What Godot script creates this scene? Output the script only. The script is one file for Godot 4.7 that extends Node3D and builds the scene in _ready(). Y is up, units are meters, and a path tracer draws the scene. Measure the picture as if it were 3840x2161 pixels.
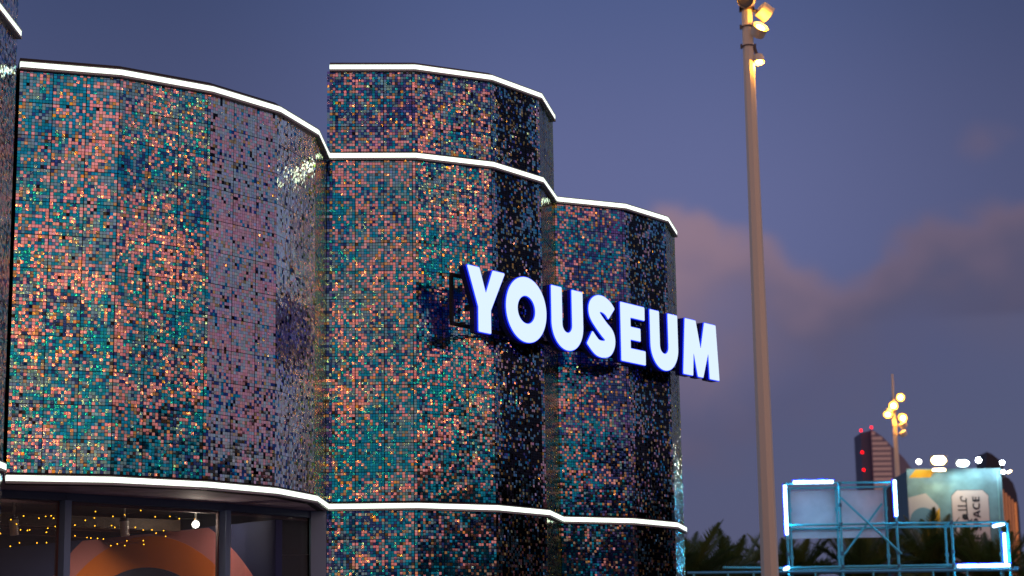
extends Node3D
# A dusk street view: a curved building hung with square mirror tiles, a lit letter sign, floodlight masts, a scaffold and a banner tower.

const EYE := Vector3(0, 1.6, 0)
const YB := 3.372   # centre of the lowest light strip
const YM := 7.06    # middle strip
const YT := 8.033   # top strip of the tall bay
const PITCH := 0.0299

var rng := RandomNumberGenerator.new()
var cam: Camera3D
var mats := {}

# plan corners of the tiled front (light strip centre line)
var DP := [Vector2(-4.347, -16.772), Vector2(-3.504, -17.058), Vector2(-2.758, -17.610), Vector2(-2.213, -18.304), Vector2(-1.924, -19.137), Vector2(-1.900, -20.028)]
var CP := [Vector2(-1.900, -20.028), Vector2(-0.993, -20.074), Vector2(-0.180, -20.494), Vector2(0.368, -21.201), Vector2(0.536, -22.099)]
var RP := [Vector2(0.536, -22.099), Vector2(1.352, -22.495), Vector2(1.902, -23.202), Vector2(2.077, -24.011)]
var WP := [Vector2(-4.139, -14.35), Vector2(-4.135, -15.956)]


# ---------------------------------------------------------------- mesh helpers
class MB:
	var v := PackedVector3Array()
	var n := PackedVector3Array()
	func tri(a: Vector3, b: Vector3, c: Vector3, na: Vector3, nb: Vector3, nc: Vector3) -> void:
		var g := (b - a).cross(c - a)
		if g.dot(na + nb + nc) > 0.0:
			v.append_array([a, c, b]); n.append_array([na, nc, nb])
		else:
			v.append_array([a, b, c]); n.append_array([na, nb, nc])
	func quad(a: Vector3, b: Vector3, c: Vector3, d: Vector3, nn: Vector3) -> void:
		tri(a, b, c, nn, nn, nn); tri(a, c, d, nn, nn, nn)
	func quad_auto(a: Vector3, b: Vector3, c: Vector3, d: Vector3, away: Vector3) -> void:
		var nn := (b - a).cross(c - a).normalized()
		if nn.length() < 0.5:
			nn = (c - a).cross(d - a).normalized()
		if nn.dot((a + b + c + d) / 4.0 - away) < 0.0:
			nn = -nn
		quad(a, b, c, d, nn)
	func box(c: Vector3, s: Vector3, b: Basis = Basis()) -> void:
		for ax in 3:
			for sg in [-1.0, 1.0]:
				var nn := Vector3(); nn[ax] = sg
				var u := Vector3(); u[(ax + 1) % 3] = 1.0
				var w := Vector3(); w[(ax + 2) % 3] = 1.0
				var h := s * 0.5
				var p := nn * h
				var q: Array[Vector3] = []
				for k in [[-1, -1], [1, -1], [1, 1], [-1, 1]]:
					q.append(c + b * (p + u * h * k[0] + w * h * k[1]))
				quad(q[0], q[1], q[2], q[3], (b * nn).normalized())
	func beam(p: Vector3, q: Vector3, w: float, h: float) -> void:
		var d := q - p
		var x := d.normalized()
		var up := Vector3.UP if absf(x.y) < 0.95 else Vector3.RIGHT
		var z := x.cross(up).normalized()
		box((p + q) / 2, Vector3(d.length(), h, w), Basis(x, z.cross(x), z))
	func tube(p: Vector3, q: Vector3, r0: float, r1: float, k: int = 10, caps: bool = true, flat: bool = false) -> void:
		var d := (q - p).normalized()
		var up := Vector3.UP if absf(d.y) < 0.95 else Vector3.RIGHT
		var x := d.cross(up).normalized()
		var y := x.cross(d)
		for i in k:
			var a0 := TAU * i / k
			var a1 := TAU * (i + 1) / k
			var n0 := x * cos(a0) + y * sin(a0)
			var n1 := x * cos(a1) + y * sin(a1)
			var f0 := n0
			var f1 := n1
			if flat:
				f0 = (n0 + n1).normalized(); f1 = f0
			tri(p + n0 * r0, p + n1 * r0, q + n1 * r1, f0, f1, f1)
			if r1 > 0.0001:
				tri(p + n0 * r0, q + n1 * r1, q + n0 * r1, f0, f1, f0)
			if caps:
				tri(p, p + n0 * r0, p + n1 * r0, -d, -d, -d)
				tri(q, q + n0 * r1, q + n1 * r1, d, d, d)
	func ball(c: Vector3, r: float, k: int = 8) -> void:
		for j in k / 2:
			var t0 := PI * j / (k / 2) - PI / 2
			var t1 := PI * (j + 1) / (k / 2) - PI / 2
			for i in k:
				var a0 := TAU * i / k
				var a1 := TAU * (i + 1) / k
				var p := [Vector3(cos(t0) * cos(a0), sin(t0), cos(t0) * sin(a0)), Vector3(cos(t0) * cos(a1), sin(t0), cos(t0) * sin(a1)), Vector3(cos(t1) * cos(a1), sin(t1), cos(t1) * sin(a1)), Vector3(cos(t1) * cos(a0), sin(t1), cos(t1) * sin(a0))]
				if j > 0:
					tri(c + p[0] * r, c + p[1] * r, c + p[2] * r, p[0], p[1], p[2])
				if j < k / 2 - 1:
					tri(c + p[0] * r, c + p[2] * r, c + p[3] * r, p[0], p[2], p[3])
	# a flat outline in the xy plane of T, given thickness from z0 (back) to z1 (front)
	func prism(poly: PackedVector2Array, T: Transform3D, z0: float, z1: float, front: bool = true, back: bool = true, sides: bool = true) -> void:
		var idx := Geometry2D.triangulate_polygon(poly)
		var nz := T.basis.z.normalized()
		for i in range(0, idx.size(), 3):
			var a := poly[idx[i]]; var b := poly[idx[i + 1]]; var c := poly[idx[i + 2]]
			if front:
				tri(T * Vector3(a.x, a.y, z1), T * Vector3(b.x, b.y, z1), T * Vector3(c.x, c.y, z1), nz, nz, nz)
			if back:
				tri(T * Vector3(a.x, a.y, z0), T * Vector3(b.x, b.y, z0), T * Vector3(c.x, c.y, z0), -nz, -nz, -nz)
		if sides:
			wall(poly, T, z0, z1)
	func wall(poly: PackedVector2Array, T: Transform3D, z0: float, z1: float, inner: bool = false) -> void:
		var cw := Geometry2D.is_polygon_clockwise(poly)
		for i in poly.size():
			var a := poly[i]; var b := poly[(i + 1) % poly.size()]
			var e := (b - a)
			if e.length() < 1e-6:
				continue
			var o := Vector2(e.y, -e.x).normalized()
			if cw:
				o = -o
			if inner:
				o = -o
			var nn := (T.basis * Vector3(o.x, o.y, 0)).normalized()
			quad(T * Vector3(a.x, a.y, z0), T * Vector3(b.x, b.y, z0), T * Vector3(b.x, b.y, z1), T * Vector3(a.x, a.y, z1), nn)
	func done() -> ArrayMesh:
		var arr := []
		arr.resize(Mesh.ARRAY_MAX)
		arr[Mesh.ARRAY_VERTEX] = v
		arr[Mesh.ARRAY_NORMAL] = n
		var m := ArrayMesh.new()
		m.add_surface_from_arrays(Mesh.PRIMITIVE_TRIANGLES, arr)
		return m


func lin(r: float, g: float, b: float, a: float = 1.0) -> Color:
	var c := Color(r, g, b).linear_to_srgb()
	c.a = a
	return c


func mat(key: String, c: Color, rough: float = 0.6, metal: float = 0.0, emit: Color = Color.BLACK, energy: float = 0.0) -> StandardMaterial3D:
	if mats.has(key):
		return mats[key]
	var m := StandardMaterial3D.new()
	m.resource_name = key
	m.albedo_color = c
	m.roughness = rough
	m.metallic = metal
	if energy > 0.0:
		m.emission_enabled = true
		m.emission = emit
		m.emission_energy_multiplier = energy
	mats[key] = m
	return m


func grained(key: String, c: Color, rough: float, freq: float, lo: float, scale: float, bump: float = 0.0) -> StandardMaterial3D:
	if mats.has(key):
		return mats[key]
	var m := mat(key, c, rough)
	var nz := FastNoiseLite.new()
	nz.seed = key.hash() % 1000
	nz.frequency = freq
	nz.fractal_octaves = 5
	var t := NoiseTexture2D.new()
	t.width = 256; t.height = 256; t.seamless = true; t.noise = nz
	var g := Gradient.new()
	g.set_color(0, Color(lo, lo, lo)); g.set_color(1, Color(1, 1, 1))
	t.color_ramp = g
	m.albedo_texture = t
	m.uv1_triplanar = true
	m.uv1_world_triplanar = true
	m.uv1_scale = Vector3.ONE * scale
	if bump > 0.0:
		m.heightmap_enabled = true
		m.heightmap_texture = t
		m.heightmap_scale = bump
		m.heightmap_flip_texture = false
	return m


func tag(o: Node3D, label: String, category: String, group: String = "", kind: String = "") -> void:
	if label: o.set_meta("label", label)
	if category: o.set_meta("category", category)
	if group: o.set_meta("group", group)
	if kind: o.set_meta("kind", kind)


func thing(called: String, label: String, category: String, at: Vector3 = Vector3.ZERO, group: String = "") -> Node3D:
	var o := Node3D.new()
	o.name = called
	o.position = at
	tag(o, label, category, group)
	add_child(o, true)
	return o


func part(parent: Node3D, called: String, mesh: Mesh, m: Material) -> MeshInstance3D:
	var o := MeshInstance3D.new()
	o.name = called
	o.mesh = mesh
	o.material_override = m
	parent.add_child(o, true)
	return o


func holder(parent: Node3D, called: String, at: Vector3 = Vector3.ZERO) -> Node3D:
	var o := Node3D.new()
	o.name = called
	o.position = at
	parent.add_child(o, true)
	return o


func spot(at: Vector3, towards: Vector3, color: Color, energy: float, size: float, angle: float) -> void:
	var l := SpotLight3D.new()
	l.name = "lamp_light"
	add_child(l, true)
	var up := Vector3.UP if absf((towards - at).normalized().y) < 0.98 else Vector3.RIGHT
	l.look_at_from_position(at, towards, up)
	l.light_color = color; l.light_energy = energy; l.light_size = size
	l.spot_angle = angle; l.spot_angle_attenuation = 0.5; l.spot_range = 120; l.spot_attenuation = 2
	l.shadow_enabled = true


func omni(at: Vector3, color: Color, energy: float, size: float) -> void:
	var l := OmniLight3D.new()
	l.name = "lamp_light"
	l.position = at
	l.light_color = color; l.light_energy = energy; l.light_size = size
	l.omni_range = 60; l.omni_attenuation = 2
	l.shadow_enabled = true
	add_child(l, true)


func area(at: Vector3, towards: Vector3, up: Vector3, w: float, h: float, color: Color, energy: float) -> void:
	var l := AreaLight3D.new()
	l.name = "strip_light"
	add_child(l, true)
	l.look_at_from_position(at, towards, up)
	l.area_size = Vector2(w, h)
	l.light_color = color; l.light_energy = energy
	l.area_range = 40
	l.shadow_enabled = true


func v3(p: Vector2, y: float) -> Vector3:
	return Vector3(p.x, y, p.y)


# outward normal (plan) of a facet that runs a -> b with the open side on its right
func out_of(a: Vector2, b: Vector2) -> Vector2:
	var d := (b - a).normalized()
	return Vector2(-d.y, d.x)


# offset a plan polyline by d to the outside, mitred
func offset_line(pts: Array, d: float) -> Array:
	var r := []
	for i in pts.size():
		var n0: Vector2 = out_of(pts[max(i - 1, 0)], pts[max(i - 1, 0) + 1])
		var j: int = min(i, pts.size() - 2)
		var n1: Vector2 = out_of(pts[j], pts[j + 1])
		var m := (n0 + n1).normalized()
		r.append(pts[i] + m * (d / maxf(0.35, m.dot(n0))))
	return r


# ---------------------------------------------------------------- scene
func _ready() -> void:
	rng.seed = 20
	camera_and_sky()
	var venue := thing("venue_building", "curved building clad in iridescent mirror tiles with glowing white strips", "building")
	building_shell(venue)
	light_strips(venue)
	tiles(venue)
	shopfront(venue)
	letter_sign()
	masts()
	scaffold()
	banner_tower()
	skyline()
	palms()
	opposite()
	ground()


func camera_and_sky() -> void:
	cam = Camera3D.new()
	cam.name = "camera"
	var p := 0.19745965; var r := 0.01615263
	var f := Vector3(0, sin(p), -cos(p)); var x := Vector3.RIGHT; var y := Vector3(0, cos(p), sin(p))
	var right := x * cos(r) - y * sin(r); var up := x * sin(r) + y * cos(r)
	cam.transform = Transform3D(Basis(right, up, -f), EYE)
	cam.near = 0.1; cam.far = 6000
	cam.fov = 16.663
	var ca := CameraAttributesPhysical.new()
	ca.frustum_focal_length = 12.0 / tan(deg_to_rad(16.663 / 2))
	ca.frustum_focus_distance = 20.0
	ca.frustum_near = 0.1; ca.frustum_far = 6000
	ca.exposure_aperture = 2.8
	cam.attributes = ca
	add_child(cam)
	cam.fov = 16.663

	var env := Environment.new()
	env.background_mode = Environment.BG_SKY
	env.tonemap_mode = Environment.TONE_MAPPER_LINEAR
	env.tonemap_exposure = 1.0
	env.sdfgi_enabled = true; env.ssao_enabled = true; env.ssil_enabled = true
	var sky := Sky.new()
	var sm := PanoramaSkyMaterial.new()
	sm.panorama = ImageTexture.create_from_image(dusk())
	sky.sky_material = sm
	env.sky = sky
	var we := WorldEnvironment.new()
	we.name = "world_environment"
	we.environment = env
	add_child(we)

	var sun := DirectionalLight3D.new()
	sun.name = "afterglow"
	sun.light_color = Color(1.0, 0.72, 0.62)
	sun.light_energy = 0.03
	sun.light_angular_distance = 40
	sun.sky_mode = DirectionalLight3D.SKY_MODE_LIGHT_ONLY
	sun.shadow_enabled = true
	add_child(sun)
	sun.look_at_from_position(Vector3(10, 6, 20), Vector3.ZERO, Vector3.UP)


func dusk() -> Image:
	var w := 2048; var h := 1024
	var img := Image.create(w, h, false, Image.FORMAT_RGBF)
	var puff := FastNoiseLite.new()
	puff.seed = 11; puff.frequency = 8.0; puff.fractal_octaves = 5; puff.fractal_gain = 0.55
	var bank := FastNoiseLite.new()
	bank.seed = 4; bank.frequency = 1.6; bank.fractal_octaves = 3
	var glow := deg_to_rad(160.0)   # where the sun went down, measured from straight ahead to the right
	# upper edge of the cloud bank, degrees, against the bearing
	var edge := Curve.new()
	edge.min_domain = -20; edge.max_domain = 40; edge.min_value = 0; edge.max_value = 30
	for e in [[-20, 7], [-5, 9], [3, 12.4], [5, 13.1], [7, 12.6], [8.4, 11.9], [9.6, 12.1], [12.4, 12.8], [15, 13.3], [19, 14.0], [26, 11], [40, 8]]:
		edge.add_point(Vector2(e[0], e[1]))
	for j in h:
		var el := PI / 2 - PI * (j + 0.5) / h
		var ed := rad_to_deg(el)
		for i in w:
			var az := TAU * (i + 0.5) / w
			var side := 0.5 + 0.5 * cos(az - glow)     # 1 towards the afterglow
			var ad := rad_to_deg(wrapf(az, -PI, PI))
			# away from the afterglow: a belt of dull violet low down, clearer blue above
			var c := Vector3(0.070, 0.068, 0.118).lerp(Vector3(0.080, 0.086, 0.165), smoothstep(0.0, 6.0, ed))
			c = c.lerp(Vector3(0.126, 0.146, 0.308), smoothstep(5.5, 12.5, ed))
			c = c.lerp(Vector3(0.064, 0.097, 0.235), smoothstep(13.0, 23.0, ed))
			c *= 1.0 - 0.36 * smoothstep(2.0, 14.0, absf(ad - 3.0)) * (1.0 - smoothstep(15.0, 36.0, absf(ad - 3.0)))
			c = c.lerp(Vector3(0.140, 0.178, 0.315).lerp(Vector3(0.10, 0.135, 0.28), smoothstep(20.0, 70.0, ed)), smoothstep(16.0, 50.0, absf(ad - 3.0)))
			# towards it
			var wv := Vector3(0.58, 0.30, 0.25).lerp(Vector3(0.44, 0.30, 0.36), smoothstep(0.0, 24.0, ed))
			wv = wv.lerp(Vector3(0.10, 0.12, 0.26), smoothstep(24.0, 75.0, ed))
			c = c.lerp(wv, smoothstep(0.50, 0.93, side))
			if ed > 0.0 and ed < 40.0:
				var d := Vector3(sin(az) * cos(el), sin(el) * 1.15, -cos(az) * cos(el))
				var top: float = edge.sample(ad) if ad > -20 and ad < 40 else 8.0
				top += 7.0 * bank.get_noise_3dv(d) * (1.0 - smoothstep(20.0, 3.0, absf(ad - 9.0)))
				var under := top + 3.2 * puff.get_noise_3dv(d) - ed
				var t := smoothstep(0.0, 1.3, under) * (1.0 - smoothstep(1.2, 6.5, under))
				var far := smoothstep(5.0, 11.0, ad) if ad > 0 else 0.4
				var lit := Vector3(0.32, 0.205, 0.245).lerp(Vector3(0.165, 0.120, 0.175), far)
				var pink := lit.lerp(Vector3(0.094, 0.084, 0.138), (0.35 + 0.65 * far) * smoothstep(0.6, 3.2, under))
				pink = pink.lerp(Vector3(0.60, 0.34, 0.32), smoothstep(0.4, 1.0, side))
				var wisp := pow((ad - 14.3) / 1.5, 2) + pow((ed - 14.9) / 0.75, 2) - 2.2 * puff.get_noise_3dv(d)
				t = maxf(t, 0.55 * (1.0 - smoothstep(0.1, 1.3, wisp)))
				c = c.lerp(pink, 0.80 * t)
			if ed < 0.0:
				c = c * 0.35
			img.set_pixel(i, j, Color(c.x, c.y, c.z))
	return img


func ground() -> void:
	var b := MB.new()
	b.box(Vector3(0, -0.25, -900), Vector3(6000, 0.5, 6000))
	var g := part(self, "ground", b.done(), grained("paving", lin(0.36, 0.335, 0.31), 0.8, 0.02, 0.6, 0.15))
	tag(g, "wide paved ground under everything", "", "", "structure")


# ---------------------------------------------------------------- the building
func building_shell(root: Node3D) -> void:
	var dark := mat("backing", lin(0.006, 0.006, 0.009), 0.7)
	var cap := mat("cap", lin(0.008, 0.009, 0.010), 0.5)
	var runs := [[WP, 0.0, YT], [DP, YB - 0.05, YM], [CP, 0.0, YM], [RP, 0.0, YM]]
	for run in runs:
		var line := offset_line(run[0], -0.045)
		for i in line.size() - 1:
			panel(root, line[i], line[i + 1], run[1], run[2], dark)
	var up := offset_line(CP, -0.045)
	for i in up.size() - 1:
		panel(root, up[i], up[i + 1], YM, YT, dark)
	# closing walls at the back and sides, and roofs
	var plain := mat("render", lin(0.10, 0.10, 0.12), 0.8)
	var closing := [[Vector2(-1.855, -27), Vector2(-1.855, -20.08), YM, YT], [Vector2(0.49, -22.15), Vector2(0.49, -27), YM, YT], [Vector2(0.49, -27), Vector2(-1.855, -27), YM, YT], [Vector2(2.03, -24.06), Vector2(2.03, -27), 0.0, YM], [Vector2(2.03, -27), Vector2(-10, -27), 0.0, YM], [Vector2(-10, -27), Vector2(-10, -14.4), 0.0, YT], [Vector2(-10, -14.4), Vector2(-4.19, -14.4), 0.0, YT]]
	for c in closing:
		panel(root, c[0], c[1], c[2], c[3], plain, "rear_wall")
	var outline := PackedVector2Array()
	for p in offset_line(DP + CP.slice(1) + RP.slice(1), -0.05):
		outline.append(Vector2(p.x, -p.y))
	outline.append_array([Vector2(2.03, 27), Vector2(-10, 27), Vector2(-10, 16.772)])
	var flat := Transform3D(Basis(Vector3.RIGHT, Vector3(0, 0, -1), Vector3.UP), Vector3.ZERO)
	var b := MB.new()
	b.prism(outline, flat, YM - 0.08, YM - 0.02)
	part(root, "roof", b.done(), cap)
	var hi := PackedVector2Array()
	for p in offset_line(CP, -0.05):
		hi.append(Vector2(p.x, -p.y))
	hi.append_array([Vector2(0.49, 27), Vector2(-1.855, 27)])
	b = MB.new()
	b.prism(hi, flat, YT - 0.08, YT - 0.02)
	part(root, "roof", b.done(), cap)
	var wing := PackedVector2Array([Vector2(-4.19, 14.4), Vector2(-4.19, 15.9), Vector2(-4.6, 16.772), Vector2(-10, 16.772), Vector2(-10, 14.4)])
	b = MB.new()
	b.prism(wing, flat, YT - 0.08, YT - 0.02)
	part(root, "roof", b.done(), cap)
	# the wing's hidden return to the drum
	panel(root, Vector2(-4.19, -15.96), Vector2(-4.40, -16.80), 0.0, YT, dark)
	panel(root, Vector2(-4.40, -16.80), Vector2(-10, -16.80), YM, YT, plain, "rear_wall")


func panel(root: Node3D, a: Vector2, b: Vector2, y0: float, y1: float, m: Material, called: String = "wall_panel") -> void:
	var n := out_of(a, b)
	var mb := MB.new()
	var mid := (a + b) / 2 - n * 0.03
	var d := (b - a)
	mb.box(Vector3(mid.x, (y0 + y1) / 2, mid.y), Vector3(d.length(), y1 - y0, 0.06), Basis(Vector3(d.x, 0, d.y).normalized(), Vector3.UP, Vector3(n.x, 0, n.y)))
	part(root, called, mb.done(), m)


func light_strips(root: Node3D) -> void:
	var white := mat("strip_glow", lin(0.85, 0.9, 0.9), 0.4, 0.0, Color(0.93, 1.0, 0.93), 1.7)
	var alu := mat("strip_channel", lin(0.42, 0.44, 0.42), 0.5, 0.0)
	var cap := mat("cap", lin(0.008, 0.009, 0.010), 0.5)
	var rows := [[DP + CP.slice(1) + RP.slice(1), YB, 0.0, 0], [DP, YM, 0.045, 1], [CP, YM, 0.0, 0], [RP, YM, 0.012, 1], [CP, YT, 0.035, 1], [WP, YM, 0.0, 0], [WP, YB, 0.0, 0]]
	for row in rows:
		var pts: Array = row[0]
		var y: float = row[1]
		var o := offset_line(pts, 0.0)
		var inn := offset_line(pts, -0.05)
		var lip := offset_line(pts, 0.006)
		var back := offset_line(pts, -0.35)
		for i in pts.size() - 1:
			var b := MB.new()
			profile(b, o[i], o[i + 1], inn[i], inn[i + 1], y - 0.023, y + 0.025)
			var s := part(root, "light_strip", b.done(), white)
			b = MB.new()
			profile(b, lip[i], lip[i + 1], inn[i], inn[i + 1], y - 0.044, y - 0.0235)
			part(s, "channel", b.done(), alu)
			b = MB.new()
			profile(b, lip[i], lip[i + 1], inn[i], inn[i + 1], y + 0.0255, y + 0.034)
			part(s, "channel", b.done(), alu)
			if row[3]:
				b = MB.new()
				profile(b, lip[i] + (back[i] - o[i]) * 0.2, lip[i + 1] + (back[i + 1] - o[i + 1]) * 0.2, back[i], back[i + 1], y + 0.0345, y + 0.0345 + maxf(row[2], 0.01))
				part(root, "parapet_cap", b.done(), cap)
			var n := out_of(pts[i], pts[i + 1])
			var c: Vector2 = (o[i] + o[i + 1]) / 2 + n * 0.004
			area(v3(c, y), v3(c + n, y), Vector3.UP, (pts[i + 1] - pts[i]).length() * 0.96, 0.05, Color(0.90, 1.0, 0.80), 0.010)


func profile(b: MB, o0: Vector2, o1: Vector2, i0: Vector2, i1: Vector2, y0: float, y1: float) -> void:
	var c := (v3(o0, y0) + v3(o1, y0) + v3(i0, y1) + v3(i1, y1)) / 4
	b.quad_auto(v3(o0, y0), v3(o1, y0), v3(o1, y1), v3(o0, y1), c)
	b.quad_auto(v3(i0, y0), v3(i1, y0), v3(i1, y1), v3(i0, y1), c)
	b.quad_auto(v3(o0, y0), v3(o1, y0), v3(i1, y0), v3(i0, y0), c)
	b.quad_auto(v3(o0, y1), v3(o1, y1), v3(i1, y1), v3(i0, y1), c)
	b.quad_auto(v3(o0, y0), v3(i0, y0), v3(i0, y1), v3(o0, y1), c)
	b.quad_auto(v3(o1, y0), v3(i1, y0), v3(i1, y1), v3(o1, y1), c)


# ---------------------------------------------------------------- mirror tiles
# film colours: pink, teal, grey, navy, purple, black (painted dark reflection), gold (painted glint), olive
var FILM := [Vector3(1.0, 0.54, 0.55), Vector3(0.005, 0.37, 0.60), Vector3(0.165, 0.43, 0.54), Vector3(0.03, 0.09, 0.30), Vector3(0.13, 0.13, 0.40), Vector3(0.010, 0.011, 0.020), Vector3(1.0, 0.56, 0.06), Vector3(0.40, 0.46, 0.36)]


func tile_mesh() -> ArrayMesh:
	var b := MB.new()
	var h := 0.0137
	var t := 0.0012
	var q := [Vector3(-h, -h, t), Vector3(h, -h, t), Vector3(h, h, t), Vector3(-h, h, t)]
	var nn := []
	for p in q:
		nn.append(Vector3(p.x * 0.8, p.y * 0.8, 1).normalized())   # a film square bows a little
	b.tri(q[0], q[1], q[2], nn[0], nn[1], nn[2])
	b.tri(q[0], q[2], q[3], nn[0], nn[2], nn[3])
	for i in 4:
		var a: Vector3 = q[i]; var c: Vector3 = q[(i + 1) % 4]
		b.quad_auto(a, c, c - Vector3(0, 0, 2 * t), a - Vector3(0, 0, 2 * t), Vector3.ZERO)
	b.quad(Vector3(-h, -h, -t), Vector3(h, -h, -t), Vector3(h, h, -t), Vector3(-h, h, -t), Vector3(0, 0, -1))
	return b.done()


func tile_material(key: String) -> StandardMaterial3D:
	var m := StandardMaterial3D.new()
	m.resource_name = key
	m.metallic = 0.88
	m.roughness = 0.085
	return m


func tiles(root: Node3D) -> void:
	var fields := []
	for k in 8:
		var f := FastNoiseLite.new()
		f.seed = 40 + k; f.frequency = 1.0; f.fractal_octaves = 4; f.fractal_gain = 0.62
		fields.append(f)
	var sway := FastNoiseLite.new()
	sway.seed = 77; sway.frequency = 2.2; sway.fractal_octaves = 2
	# each: corners, y0, y1, shares at the bottom, middle and top, ruffle, kind of facet
	var F := []
	var wing := [.03, .10, .66, .10, .0, .08, .0, .03]
	F.append([WP[0] - Vector2(0.034, 0), WP[1] - Vector2(0.034, 0), 2.2, YT, wing, wing, wing, 0.0, "plain", 0.75])
	F.append([DP[0], DP[1], YB, YM, [.15, .46, .27, .07, 0, .02, .03, 0], [.24, .29, .36, .07, 0, .01, .03, 0], [.14, .33, .37, .09, 0, 0, .07, 0], 0.0, "plain"])
	F.append([DP[1], DP[2], YB, YM, [.22, .42, .25, .09, 0, 0, .02, 0], [.30, .29, .28, .11, 0, 0, .02, 0], [.35, .20, .33, .11, 0, 0, .01, 0], 0.0, "plain"])
	F.append([DP[2], DP[3], YB, YM, [.28, .08, .44, .11, 0, .05, .04, 0], [.62, .03, .29, .03, 0, .02, .01, 0], [.26, .02, .60, .05, 0, .06, .01, 0], 0.0, "plain", 0.45])
	F.append([DP[3], DP[4], YB, YM, [.03, .04, .72, .14, 0, .04, .03, 0], [.01, .01, .91, .03, 0, .04, 0, 0], [.02, .02, .86, .05, 0, .05, 0, 0], 0.0, "edge", 1.0])
	var nook := [0, .05, .28, .2, .2, .1, .03, .14]
	F.append([DP[4], DP[5], YB, YM, nook, nook, nook, 0.4, "nook"])
	var low := [[.12, .34, .24, .26, 0, .0, .04, 0], [.13, .44, .16, .24, 0, 0, .03, 0], [.08, .03, .18, .02, .02, .60, .06, .01]]  # weaker light below the strip put into the colours as more navy
	var main := [
		[[.18, .46, .27, .04, 0, 0, .05, 0], [.25, .25, .38, .06, 0, 0, .06, 0], [.36, .26, .29, .05, 0, 0, .04, 0]],
		[[.18, .66, .09, .05, 0, 0, .02, 0], [.33, .37, .17, .11, 0, 0, .02, 0], [.29, .23, .22, .24, 0, 0, .02, 0]],
		[[.10, .03, .22, .03, .02, .54, .06, 0], [.07, .02, .12, .05, .03, .68, .03, 0], [.06, .02, .22, .08, .03, .56, .03, 0]]]
	var high := [
		[[.38, .22, .30, .08, 0, 0, .02, 0], [.16, .11, .12, .40, .19, 0, .02, 0], [.22, .14, .14, .33, .15, 0, .02, 0]],
		[[.22, .10, .30, .30, 0, .04, .04, 0], [.20, .08, .28, .36, .02, .03, .03, 0], [.22, .10, .24, .36, .04, .03, .01, 0]],
		[[.07, .0, .20, .05, .02, .62, .04, 0], [.07, .0, .26, .06, .02, .54, .05, 0], [.07, .02, .32, .08, .0, .47, .04, 0]]]
	for i in 3:
		var kind: String = ["first", "plain", "black"][i]  # black facets: a dark reflection put into the tile colour
		F.append([CP[i], CP[i + 1], 2.3, YB, low[i], low[i], low[i], 0.0, kind])
		F.append([CP[i], CP[i + 1], YB, YM, main[i][0], main[i][1], main[i][2], 0.0, kind])
		F.append([CP[i], CP[i + 1], YM, YT, high[i][0], high[i][1], high[i][2], [1.0, 0.5, 0.4][i], kind])
	var rim := [0, .04, .44, .14, .04, .10, .02, .22]
	F.append([CP[3], CP[4], 2.3, YB, rim, rim, rim, 0.15, "edge", 0.12])
	F.append([CP[3], CP[4], YB, YM, rim, rim, rim, 0.15, "edge", 0.12])
	F.append([CP[3], CP[4], YM, YT, rim, rim, rim, 0.15, "edge", 0.12])
	var r1 := [[.15, .36, .12, .25, .08, 0, .04, 0], [.18, .25, .12, .25, .18, 0, .02, 0], [.22, .24, .14, .18, .20, 0, .02, 0]]
	F.append([RP[0], RP[1], 2.3, YB, [.12, .26, .12, .35, .1, 0, .03, 0], r1[0], r1[0], 0.0, "fade"])
	F.append([RP[0], RP[1], YB, YM, r1[0], r1[1], r1[2], 0.0, "fade"])
	F.append([RP[1], RP[2], 2.3, YB, low[2], low[2], low[2], 0.0, "black"])
	F.append([RP[1], RP[2], YB, YM, main[2][0], main[2][1], main[2][2], 0.0, "black"])
	F.append([RP[2], RP[3], 2.3, YB, rim, rim, rim, 0.7, "edge", 0.12])
	F.append([RP[2], RP[3], YB, YM, rim, rim, rim, 0.7, "edge", 0.12])

	var places: Array[Transform3D] = []
	var tints: Array[Color] = []
	var sizes: Array[Vector2] = []     # (how large it shows, index)
	var eye := EYE
	var ahead := -cam.basis.z
	var s0 := 0.0
	var all: Array = DP + CP.slice(1) + RP.slice(1)
	var inset := offset_line(all, -0.034)
	for f in F:
		if f.size() < 10: f.append(0.0)
		var a: Vector2 = f[0]; var c: Vector2 = f[1]
		var n := out_of(a, c)
		for k in all.size() - 1:
			if all[k] == a and all[k + 1] == c:
				a = inset[k]; c = inset[k + 1]
		var d := (c - a).normalized()
		var wide := (c - a).length()
		var y0: float = f[2] + 0.05; var y1: float = f[3] - 0.035
		if f[3] == YT:
			y1 = YT - 0.034
		var cols := int(round(wide / PITCH))
		var px := wide / cols
		var rowsn := int((y1 - y0) / PITCH)
		var py := (y1 - y0) / rowsn
		var fb := Basis(Vector3(d.x, 0, d.y), Vector3.UP, Vector3(n.x, 0, n.y))
		var lean := {}
		s0 += 7.3
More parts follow.
